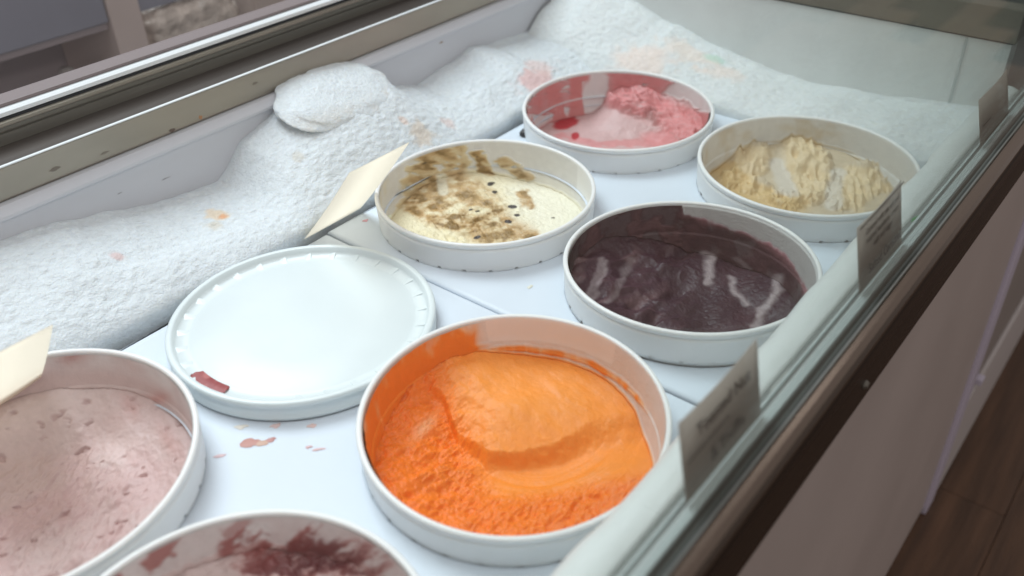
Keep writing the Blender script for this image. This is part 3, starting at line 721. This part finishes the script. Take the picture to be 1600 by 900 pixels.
# --- cream with caramel
def bH(u, v):
    z = -0.052 + 0.010 * ss(0.3, 0.9, v) * ss(0.45, -0.2, u) + 0.0 * u
    band = blob(u, v, (-0.10, 0.05), 0.55, 0.50, 0.4)
    g = fbm(u, v, 0.3, 6, 3, 34); g2 = np.abs(fbm(u * 1.4 + v * .6, v, 0.9, 8, 2, 38))
    z = z + band * (0.006 + 0.0045 * g + 0.006 * (0.4 - g2)) + 0.0008 * fbm(u, v, 0, 5, 3, 4)
    return np.maximum(z + 0.0006 * fbm(u, v, 0.2, 45, 2, 5), -0.125)
BCH = [((0.05,0.78), .045, .05), ((0.09,0.59), .03, .04), ((0.25,0.3), .05, .05), ((0.29,0.14), .04, .03), ((0.19,0.03), .04, .05), ((-0.09,-0.22), .045, .035), ((-0.15,0.27), .03, .02), ((-0.15,1.66), .03, .015), ((-0.58,1.26), .03, .012), ((-0.07,1.37), .025, .012), ((-0.09,0.23), .025, .02), ((0.62,0.05), .02, .015)]
def bPat(a, b):
    n = fbm(a * .9 + b * .3, b * 1.1 - a * .3, 0.1, 5, 4, 51); n2 = fbm(a * 1.2 + b * .9, b * 1.3 - a * 1.0, 0.4, 6.5, 4, 53)
    br = np.zeros_like(a)
    for pts, w, o in [([(-0.55,1.48), (-0.59,0.78), (-0.49,0.32)], .26, .8), ([(-0.38,1.55), (-0.34,0.89), (-0.36,0.25)], .24, .75), ([(-0.67,0.43), (-0.39,0.14), (-0.15,0.02)], .24, 1.0), ([(-0.07,1.44), (0.04,1.0)], .09, .9), ([(0.19,1.27), (0.44,0.9)], .10, .7),
                      ([(0.38,0.57), (0.42,0.31)], .09, .9), ([(-0.27,0.75), (-0.09,0.41), (-0.03,-0.01), (0.17,-0.2)], .34, .8), ([(0.18,0.03), (0.22,-0.28), (0.4,-0.22)], .12, .9), ([(-0.27,0.75), (-0.26,0.62)], .06, .9)]:
        br = np.maximum(br, o * seg(a + .05 * n, b + .05 * n2, pts, w))
    br = br * ss(-0.95, 0.15, n * .7 + n2 * .7)
    c = mix((0.80, 0.72, 0.50), (0.83, 0.79, 0.64), ss(0.0, 0.5, a + 0.15 * n))
    c = mix(c, (0.50, 0.30, 0.11), br)
    c = mix(c, (0.24, 0.15, 0.05), ss(0.6, 1.2, br + 0.5 * n2 - 0.05) * 0.9)
    c = mix(c, (0.80, 0.76, 0.60), 0.75 * seg(a, b, [(-0.44,1.01), (-0.41,0.63)], .07))
    for p, rx, ry in BCH:
        c = mix(c, (0.045, 0.036, 0.034), ss(0.42, 0.62, blob(a + .02 * n2, b + .02 * n, p, rx, ry, .4)))
    return c, br
def bPaint(u, v, a, b, z):
    return bPat(a, b)[0]
def bFilm(th, z, a, b, up):
    n = ring3(th, z, 5, 4, 33, 0.7)
    c, br = bPat(a, b)
    cov = np.maximum(0.95 * ss(0.04, 0.28, br), 0.35 * arc(th, 85, 190, 15) * ss(-0.2, 0.6, n))
    cov = np.maximum(cov, 0.85 * np.exp(-(up / 0.004) ** 2))
    cov = np.maximum(cov, 0.30 * arc(th, 10, 80, 14) * ss(0.018, 0.006, up + .006 * n))
    cov = np.maximum(cov, arc(th, 200, 345, 14) * ss(0.012, 0.004, up + .004 * n))
    cov = np.maximum(cov, 0.07 * arc(th, 20, 220, 12))
    return np.clip(cov, 0, 1), c
ice('B', bH, bPaint, bFilm, "ice_cream", "cream ice cream swirled with brown caramel and dark chunks", 460, 190, 84)

# --- pink berry
def aPat(a, b):
    n = fbm(a, b, 0.1, 4, 4, 61); n2 = fbm(a + b * .5, b * 1.6, 0.4, 11, 4, 63)
    pk = np.zeros_like(a)
    for pts, w, o in [([(0.26,1.72), (0.15,1.03), (0.4,0.87), (0.69,0.62), (0.89,0.47)], .42, 1.0), ([(-0.06,1.91), (0.26,1.62), (0.33,1.23)], .26, .9), ([(0.89,0.47), (0.67,0.13), (0.53,0.01)], .34, .95),
                      ([(-0.97,0.96), (-0.75,1.56), (-0.53,1.67)], .20, .75), ([(-0.84,0.7), (-0.58,1.27)], .16, .5), ([(-0.49,1.78), (-0.52,0.9)], .12, .6), ([(-0.64,0.07), (-0.22,-0.14), (0.32,-0.07)], .10, .7)]:
        pk = np.maximum(pk, o * seg(a + .06 * n, b + .06 * n2, pts, w))
    pk = pk * ss(-1.1, -0.1, n * .6 + n2 * .6)
    c = mix((0.62, 0.42, 0.41), (0.66, 0.25, 0.25), pk)
    c = mix(c, (0.72, 0.33, 0.33), 0.6 * pk * ss(0.0, .8, n2))
    c = mix(c, (0.38, 0.12, 0.10), 0.4 * pk * ss(0.3, .9, -n2))
    red = np.maximum(blob(a + .03 * n2, b, (-0.57,0.37), .13, .22, -.5), blob(a, b + .02 * n2, (-0.45,0.05), .05, .10))
    c = mix(c, (0.46, 0.035, 0.045), ss(0.3, 0.6, red))
    c = mix(c, (0.50, 0.32, 0.22), 0.6 * blob(a + .03 * n, b, (-0.42,1.38), .05, .06))
    return c, np.maximum(pk, red)
def aH(u, v):
    z = -0.064 + 0.030 * ss(0.1, 0.95, v) * ss(-0.35, 0.05, u) * ss(-0.1, 0.2, 0.6 * u + v - .25) + 0.014 * ss(0.35, 0.95, u) + 0.006 * ss(-0.4, -0.95, u)
    lump = np.minimum(seg(u, v, [(0.05, 0.85), (0.35, 0.62), (0.75, 0.40), (0.85, 0.05)], .34), ss(0.15, 0.7, aPat(u, v + (z + 0.05) * 2.29 / RAD)[1]))
    g = fbm(u, v, 0.3, 5, 3, 64); g2 = np.abs(fbm(u * 1.2 + v * .5, v * 1.2, 0.9, 7, 2, 68))
    z = z + lump * (0.010 + 0.005 * g + 0.008 * (0.4 - g2)) + 0.0010 * fbm(u, v, 0, 9, 4, 6)
    return np.maximum(z, -0.125)
def aPaint(u, v, a, b, z): return aPat(a, b)[0]
def aFilm(th, z, a, b, up):
    n = ring3(th, z, 6, 4, 73, 0.35); c, pk = aPat(a, b)
    cov = np.maximum(ss(0.12, 0.5, pk), 0.85 * arc(th, 108, 205, 10) * ss(-0.25, 0.5, n))
    cov = np.maximum(cov, 0.25 * arc(th, -10, 60, 15) * ss(-.1, .7, n))
    cov = cov * (1 - 0.8 * arc(th, 97, 108, 4))
    cov = np.maximum(cov, 0.9 * np.exp(-(up / 0.004) ** 2)); cov = np.maximum(cov, 0.16)
    c = mix(c, (0.66, 0.22, 0.21), 0.8 * arc(th, 108, 205, 8) * ss(-0.6, .4, n))
    c = mix(c, (0.74, 0.68, 0.66), 0.8 * np.exp(-((z + 0.0375) / 0.0012) ** 2) * arc(th, 80, 180, 8))
    return np.clip(cov, 0, 1), c
ice('A', aH, aPaint, aFilm, "ice_cream", "remains of pink berry ice cream with a red patch, scraped pale", 420, 180, 84)

# --- tan
CL = [([(-0.52,0.82), (-0.57,0.44), (-0.63,0.14)], .17), ([(-0.1,1.14), (0.02,0.66), (0.1,0.16)], .21), ([(0.08,0.86), (0.17,0.45), (0.1,0.02)], .15), ([(0.53,0.67), (0.48,0.27), (0.43,-0.0)], .17), ([(-0.6,0.15), (-0.3,-0.03), (-0.08,-0.16)], .14), ([(0.74,0.42), (0.68,0.34)], .10)]
def cPat(a, b):
    n = fbm(a, b, 0.1, 5, 4, 81); n2 = fbm(a * 1.3, b, 0.4, 12, 4, 83)
    t = np.zeros_like(a)
    for pts, w in CL: t = np.maximum(t, seg(a + .07 * n, b + .07 * n2, pts, w * 1.25))
    c = mix((0.60, 0.50, 0.36), (0.74, 0.59, 0.38), t)
    c = mix(c, (0.64, 0.45, 0.21), 0.85 * seg(a + .1 * n, b + .1 * n2, [(-0.79,0.37), (-0.51,-0.03), (-0.1,-0.19)], .26))
    c = mix(c, (0.78, 0.62, 0.39), 0.6 * t * ss(0.1, .8, n2))
    c = mix(c, (0.54, 0.36, 0.12), 0.45 * ss(0.2, .9, -n) * (0.3 + t) * ss(-.2, -.7, a - b * .3))
    for pts, w in [([(-0.29,0.67), (-0.21,0.33), (-0.12,0.06)], .12), ([(0.32,0.64), (0.3,-0.11)], .10)]:
        c = mix(c, (0.68, 0.63, 0.56), 0.75 * seg(a + .03 * n, b, pts, w))
    return c, t
def cH(u, v):
    z = -0.058 + 0.020 * ss(0.35, 0.95, v) + 0.006 * ss(-0.3, -0.95, u)
    _, t = cPat(u, v + (z + 0.05) * 2.05 / RAD)
    g = fbm(u * 1.2, v * .7, 0.3, 6, 3, 84); g2 = np.abs(fbm(u * 1.4 + v * .3, v * .7, 0.9, 7, 2, 88))
    return np.maximum(z + t * (0.007 + 0.006 * g + 0.007 * (0.4 - g2)) + 0.0007 * fbm(u, v, 0, 10, 4, 6), -0.125)
def cPaint(u, v, a, b, z): return cPat(a, b)[0]
def cFilm(th, z, a, b, up):
    n = ring3(th, z, 5, 4, 93, 0.7); c, t = cPat(a, b)
    cov = np.maximum(0.8 * t, 0.42 * arc(th, 70, 215, 18) * ss(-0.5, 0.6, n))
    cov = np.maximum(cov, 0.35 * np.maximum(blob(a, b, (-0.23,1.48), .16, .14), blob(a, b, (0.17,1.48), .16, .14)))
    cov = np.maximum(cov, 0.7 * np.exp(-(up / 0.005) ** 2)); cov = np.maximum(cov, 0.12)
    cov = cov * (1 - 0.7 * np.exp(-((z + 0.0375) / 0.0014) ** 2) * arc(th, 60, 130, 10))
    c = mix(c, (0.62, 0.47, 0.25), 0.5 * ss(0, -.035, z))
    return np.clip(cov, 0, 1), c
ice('C', cH, cPaint, cFilm, "ice_cream", "scraped tan caramel ice cream clinging in lumpy ridges", 420, 180, 84)

# --- dusty pink
def fH(u, v):
    r = np.hypot(u, v)
    z = -0.062 + 0.026 * ss(0.55, 0.97, r) * (0.55 + 0.45 * v / np.maximum(r, .01)) + 0.006 * ss(-0.2, -0.9, u)
    z = z - 0.008 * blob(u, v, (0.1, 0.45), 0.45, 0.25)
    rough = ss(0.60, 0.25, u + .1 * v) * ss(0.75, 0.35, v)
    g = fbm((u + v * .8) * .7, (v - u) * 1.3, 0.3, 9, 3, 94)
    z = z + rough * (0.0030 * g) + 0.0040 * blob(u, v, (0.62, 0.45), .08, .25) + 0.0035 * blob(u, v, (0.35, 0.5), .06, .2) + 0.002 * fbm(u, v, .6, 3, 3, 9)
    pit = ss(0.72, 1.05, fbm(u * 1.1 + v * .5, v * 1.5, 0.9, 10, 3, 98))
    return np.maximum(z - 0.0030 * pit + 0.0005 * fbm(u, v, 0, 30, 2, 6), -0.125)
def fPaint(u, v, a, b, z):
    n = fbm(a, b, 0.1, 3, 4, 101); n2 = fbm(a + b * .4, b * 1.4, 0.4, 12, 4, 103)
    c = mix((0.62, 0.47, 0.45), (0.58, 0.40, 0.385), ss(-.5, .6, n))
    c = mix(c, (0.66, 0.55, 0.53), 0.7 * ss(0.35, 0.8, v + .15 * n))
    c = mix(c, (0.40, 0.22, 0.21), 0.40 * ss(0.72, 1.1, fbm(u * 1.1 + v * .5, v * 1.5, 0.9, 10, 3, 98)))
    return mix(c, (0.50, 0.27, 0.24), 0.6 * np.maximum(blob(a + .02 * n2, b, (0.7,0.49), .05, .14), blob(a, b, (0.8,-0.0), .05, .22)))
def fFilm(th, z, a, b, up):
    n = ring3(th, z, 4, 4, 113, 0.9); n2 = ring3(th, z, 9, 3, 115, 1)
    cov = 0.36 + 0.25 * n + 0.6 * ss(0.03, 0.0, up + .010 * n)
    spots = np.maximum(blob(a, b + .02 * n2, (0.58,1.26), .16, .07), blob(a + .02 * n2, b, (0.85,0.45), .08, .10, -.8))
    cov = np.maximum(cov, 0.7 * spots)
    return np.clip(cov, 0, 1), mix((0.64, 0.52, 0.50), (0.54, 0.30, 0.27), spots * .9)
ice('F', fH, fPaint, fFilm, "ice_cream", "pale dusty pink ice cream with small dark flecks", 520, 220, 84)

# --- raspberry
GS = [([(0.38,1.31), (0.04,1.3), (-0.25,1.18)], .07, .8), ([(0.59,0.92), (0.44,0.93), (0.31,0.9)], .13, 1.0), ([(0.33,1.08), (0.27,1.06)], .09, .9), ([(0.75,1.08), (0.65,1.03), (0.59,0.9)], .07, .9), ([(0.67,0.79), (0.84,0.61), (0.93,0.45)], .10, .8), ([(0.4,0.79), (0.56,0.7), (0.74,0.56)], .22, .9), ([(0.49,1.21), (0.24,1.18)], .05, .6), ([(-0.35,1.19), (-0.13,1.21)], .10, .8), ([(0.6,1.16), (0.51,1.16)], .06, .6)]
def gPat(a, b):
    n = fbm(a + b * .5, b, 0.1, 4, 4, 121); n2 = fbm(a + b, b * 1.4 - a * .6, 0.4, 10, 4, 123)
    t = np.zeros_like(a)
    for pts, w, o in GS: t = np.maximum(t, o * seg(a + .06 * n, b + .06 * n2, pts, w * 1.3))
    t = t * ss(-0.5, 0.5, n * .5 + n2 * .8)
    c = mix((0.62, 0.48, 0.46), (0.36, 0.10, 0.09), t)
    c = mix(c, (0.14, 0.035, 0.04), ss(0.5, 1.1, t + .4 * n) * blob(a, b, (0.54,0.64), .6, .35))
    return c, t
def gH(u, v):
    z = -0.058 + 0.022 * ss(0.45, 0.97, np.hypot(u, v)) * (0.5 + 0.5 * v)
    g = fbm(u, v, 0.3, 8, 4, 124)
    return np.maximum(z + 0.004 * g + 0.003 * np.abs(fbm(u, v, .2, 12, 3, 7)) + .0008 * fbm(u, v, 0, 30, 2, 6), -0.125)
def gPaint(u, v, a, b, z): return gPat(a, b)[0]
def gFilm(th, z, a, b, up):
    n = ring3(th, z, 5, 4, 133, 0.6); c, t = gPat(a, b)
    cov = np.maximum(0.95 * t, 0.34 + 0.15 * n)
    cov = np.maximum(cov, ss(0.010, 0.002, up + .006 * n))
    return np.clip(cov, 0, 1), c
ice('G', gH, gPaint, gFilm, "ice_cream", "pale pink ice cream with dark raspberry streaks", 520, 220, 84)

# ------------------------------------------------------------------ the lid
def lid():
    t = empty("tub_lid", (LID[0], LID[1], -0.0167), R_(20), "pale white round plastic lid with a red smear, between orange tub and frost", "lid")
    prof = [(0, -0.0062), (0.060, -0.0060), (0.1025, -0.0058), (0.1050, -0.0070), (0.1080, -0.0074), (0.1170, -0.0070), (0.1190, -0.0045), (0.1202, -0.0008), (0.1215, 0.0), (0.1250, 0.0), (0.1264, -0.0010), (0.1268, -0.0030),
            (0.1264, -0.0060), (0.1256, -0.0064), (0.1254, -0.0150), (0.1262, -0.0165), (0.1262, -0.0192), (0.1235, -0.0195), (0.1235, -0.0100), (0, -0.0095)]
    n = 168; bm = bmesh.new(); rows = []
    for r, z in prof:
        rows.append([bm.verts.new((0, 0, z))] if r == 0 else [bm.verts.new((r * math.cos(a), r * math.sin(a), z)) for a in np.linspace(0, 2 * np.pi, n, endpoint=False)])
    for a, b in zip(rows[:-1], rows[1:]):
        for i in range(n):
            j = (i + 1) % n
            if len(a) == 1: bm.faces.new((a[0], b[i], b[j]))
            elif len(b) == 1: bm.faces.new((a[i], b[0], a[j]))
            else: bm.faces.new((a[i], b[i], b[j], a[j]))
    bmesh.ops.recalc_face_normals(bm, faces=bm.faces[:])
    me = bpy.data.meshes.new("lid_disc"); bm.to_mesh(me); bm.free()
    link("lid_disc", me, m_lid, t, True)
    # wedge shaped ribs standing in the channel, and stacking tabs under the edge
    bm = bmesh.new()
    vs = [bm.verts.new(p) for p in [(0.1070, -0.0008, -0.0074), (0.1195, -0.0014, -0.0074), (0.1195, 0.0110, -0.0076), (0.1075, 0.0060, -0.0076), (0.1085, 0.0, -0.0070), (0.1197, 0.0, -0.0050)]]
    for f in [(0, 1, 5, 4), (3, 4, 5, 2), (1, 2, 5), (0, 4, 3), (0, 3, 2, 1)]: bm.faces.new([vs[i] for i in f])
    bmesh.ops.recalc_face_normals(bm, faces=bm.faces[:])
    rib = bpy.data.meshes.new("rib"); bm.to_mesh(rib); bm.free(); rib.materials.append(m_lid)
    for i in range(28):
        if 8.5 < (i * 360 / 28 - 240) % 360 < 44: continue          # under the smear
        o = bpy.data.objects.new("rib", rib); COL.objects.link(o); o.parent = t; o.rotation_euler = (0, 0, 2 * math.pi * i / 28)
    # red smear lying in the channel
    a0, a1 = R_(-98.5 - 20), R_(-76.7 - 20)
    na, nr = 60, 10; V = []; C = []
    for i in range(na):
        a = a0 + (a1 - a0) * i / (na - 1)
        for j in range(nr):
            e = min(i, na - 1 - i) / 5
            rr = 0.1058 + (0.1190 - 0.1058) * j / (nr - 1)
            rr = 0.1124 + (rr - 0.1124) * min(1, .45 + e)
            V.append((rr * math.cos(a), rr * math.sin(a), -0.0066 + 0.0012 * math.sin(math.pi * j / (nr - 1)) + (0.0014 if j == nr - 1 else 0)))
            C.append((0.30, 0.055, 0.055))
    C = np.array(C); Vn = np.array(V); C = mix(C, (0.48, 0.16, 0.15), ss(0, .8, fbm(Vn[:, 0], Vn[:, 1], 0, 90, 3, 2)))
    F = [(i * nr + j, (i + 1) * nr + j, (i + 1) * nr + j + 1, i * nr + j + 1) for i in range(na - 1) for j in range(nr - 1)]
    o = link("red_smear", mesh_arrays("red_smear", V, F, C), m_stain, t, True)
    o2 = flake("stain", (0.1165 * math.cos(R_(-62.4 - 20)), 0.1165 * math.sin(R_(-62.4 - 20)), -0.0069), (0, 0, 1), (1, 0, 0), 0.0045, 0.002, (0.70, 0.45, 0.42), t, 55)
    return t
lid()
closed = tag(bpy.data.objects.new("ice_cream_tub", None), "closed white tub hanging in the board beneath the round lid", "tub", "open ice cream tubs set in the boards")
COL.objects.link(closed); closed.location = (LID[0], LID[1], -0.0285); closed.scale = (0.955, 0.955, 1)
o = bpy.data.objects.new("bucket", BODY); COL.objects.link(o); o.parent = closed

# ------------------------------------------------------------------ name cards
def name_card(y0, y1, zb, zt, xb, xt, label, lines, rule=None, border=False):
    """white printed card standing on the ledge behind the glass; its printed side faces the customers"""
    t = empty("flavour_card", (xb, (y0 + y1) / 2, zb), 0, label, "sign", "printed flavour cards behind the glass")
    w = y1 - y0; hgt = math.hypot(zt - zb, xt - xb); lean = math.atan2(xb - xt, zt - zb)
    fr = bpy.data.objects.new("card", None)
    t.rotation_euler = (0, -lean, 0)
    # a slightly bowed sheet
    n = 12; V = []; F = []
    for side in (0, 1):
        for i in range(n + 1):
            for j in (0, 1):
                y = -w / 2 + w * i / n
                V.append((0.0018 * math.sin(math.pi * i / n) * j - side * 0.0005, y, hgt * j))
    m_ = 2 * (n + 1)
    for i in range(n):
        a = 2 * i
        F.append((a, a + 2, a + 3, a + 1)); F.append((m_ + a, m_ + a + 1, m_ + a + 3, m_ + a + 2))
        F.append((a + 1, a + 3, m_ + a + 3, m_ + a + 1)); F.append((a, m_ + a, m_ + a + 2, a + 2))
    F.append((0, 1, m_ + 1, m_)); F.append((2 * n, m_ + 2 * n, m_ + 2 * n + 1, 2 * n + 1))
    link("thin_sheet", mesh_arrays("thin_sheet", V, F), m_card, t)
    for txt, size, cy, cz in lines:
        cu = bpy.data.curves.new("printed_text", 'FONT'); cu.body = txt; cu.size = size; cu.align_x = 'CENTER'; cu.align_y = 'CENTER'; cu.extrude = 0.00008
        cu.offset = size * 0.012
        tmp = bpy.data.objects.new("tmp", cu); COL.objects.link(tmp)
        me = bpy.data.meshes.new_from_object(tmp.evaluated_get(bpy.context.evaluated_depsgraph_get())); bpy.data.objects.remove(tmp)
        me.name = "printed_text"; me.materials.clear()
        o = link("printed_text", me, m_ink, t)
        o.matrix_local = Matrix(((0, 0, 1, 0.0022), (1, 0, 0, cy * w), (0, 1, 0, cz * hgt), (0, 0, 0, 1)))
    for (ya, yb, z, th_) in (rule or []):
        box("printed_rule", 0.0021, 0.0024, ya * w, yb * w, z * hgt - th_ / 2, z * hgt + th_ / 2, m_ink, t)
    return t
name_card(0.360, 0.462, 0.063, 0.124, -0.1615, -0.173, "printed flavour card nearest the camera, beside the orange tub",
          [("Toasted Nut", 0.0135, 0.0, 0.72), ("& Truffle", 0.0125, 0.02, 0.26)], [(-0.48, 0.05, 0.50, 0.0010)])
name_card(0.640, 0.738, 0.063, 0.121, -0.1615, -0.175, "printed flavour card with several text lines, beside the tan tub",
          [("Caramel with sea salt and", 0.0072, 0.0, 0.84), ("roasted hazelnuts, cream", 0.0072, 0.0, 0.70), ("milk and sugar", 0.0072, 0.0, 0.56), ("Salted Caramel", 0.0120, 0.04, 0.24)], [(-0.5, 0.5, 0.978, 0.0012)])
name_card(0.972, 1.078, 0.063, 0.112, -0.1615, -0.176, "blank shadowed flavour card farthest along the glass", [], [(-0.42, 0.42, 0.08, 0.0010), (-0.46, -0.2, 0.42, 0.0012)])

def reflection_card(y0, y1, label):  # bright reflection in the glass, built as a solid leaning card
    t = tag(bpy.data.objects.new("glass_reflection", None), label, "card", "cream cards standing in for reflections in the glass"); COL.objects.link(t)
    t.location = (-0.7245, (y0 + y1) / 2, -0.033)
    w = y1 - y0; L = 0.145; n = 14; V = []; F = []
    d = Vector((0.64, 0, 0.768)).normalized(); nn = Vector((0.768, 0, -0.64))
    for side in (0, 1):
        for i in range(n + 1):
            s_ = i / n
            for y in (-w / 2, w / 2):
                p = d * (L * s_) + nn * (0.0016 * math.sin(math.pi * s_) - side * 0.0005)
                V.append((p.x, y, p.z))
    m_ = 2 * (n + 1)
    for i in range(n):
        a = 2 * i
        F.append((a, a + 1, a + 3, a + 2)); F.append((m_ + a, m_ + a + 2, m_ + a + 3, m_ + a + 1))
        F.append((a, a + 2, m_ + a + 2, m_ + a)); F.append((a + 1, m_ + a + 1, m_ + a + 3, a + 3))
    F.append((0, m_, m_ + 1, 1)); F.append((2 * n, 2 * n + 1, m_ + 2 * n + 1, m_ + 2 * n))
    link("thin_sheet", mesh_arrays("thin_sheet", V, F), m_reflection, t, False)
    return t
reflection_card(0.519, 0.604, "cream stand-in for a bright glass reflection, left of the caramel tub")
reflection_card(0.124, 0.2088, "cream stand-in for a bright glass reflection at the left edge, over the dusty pink tub")
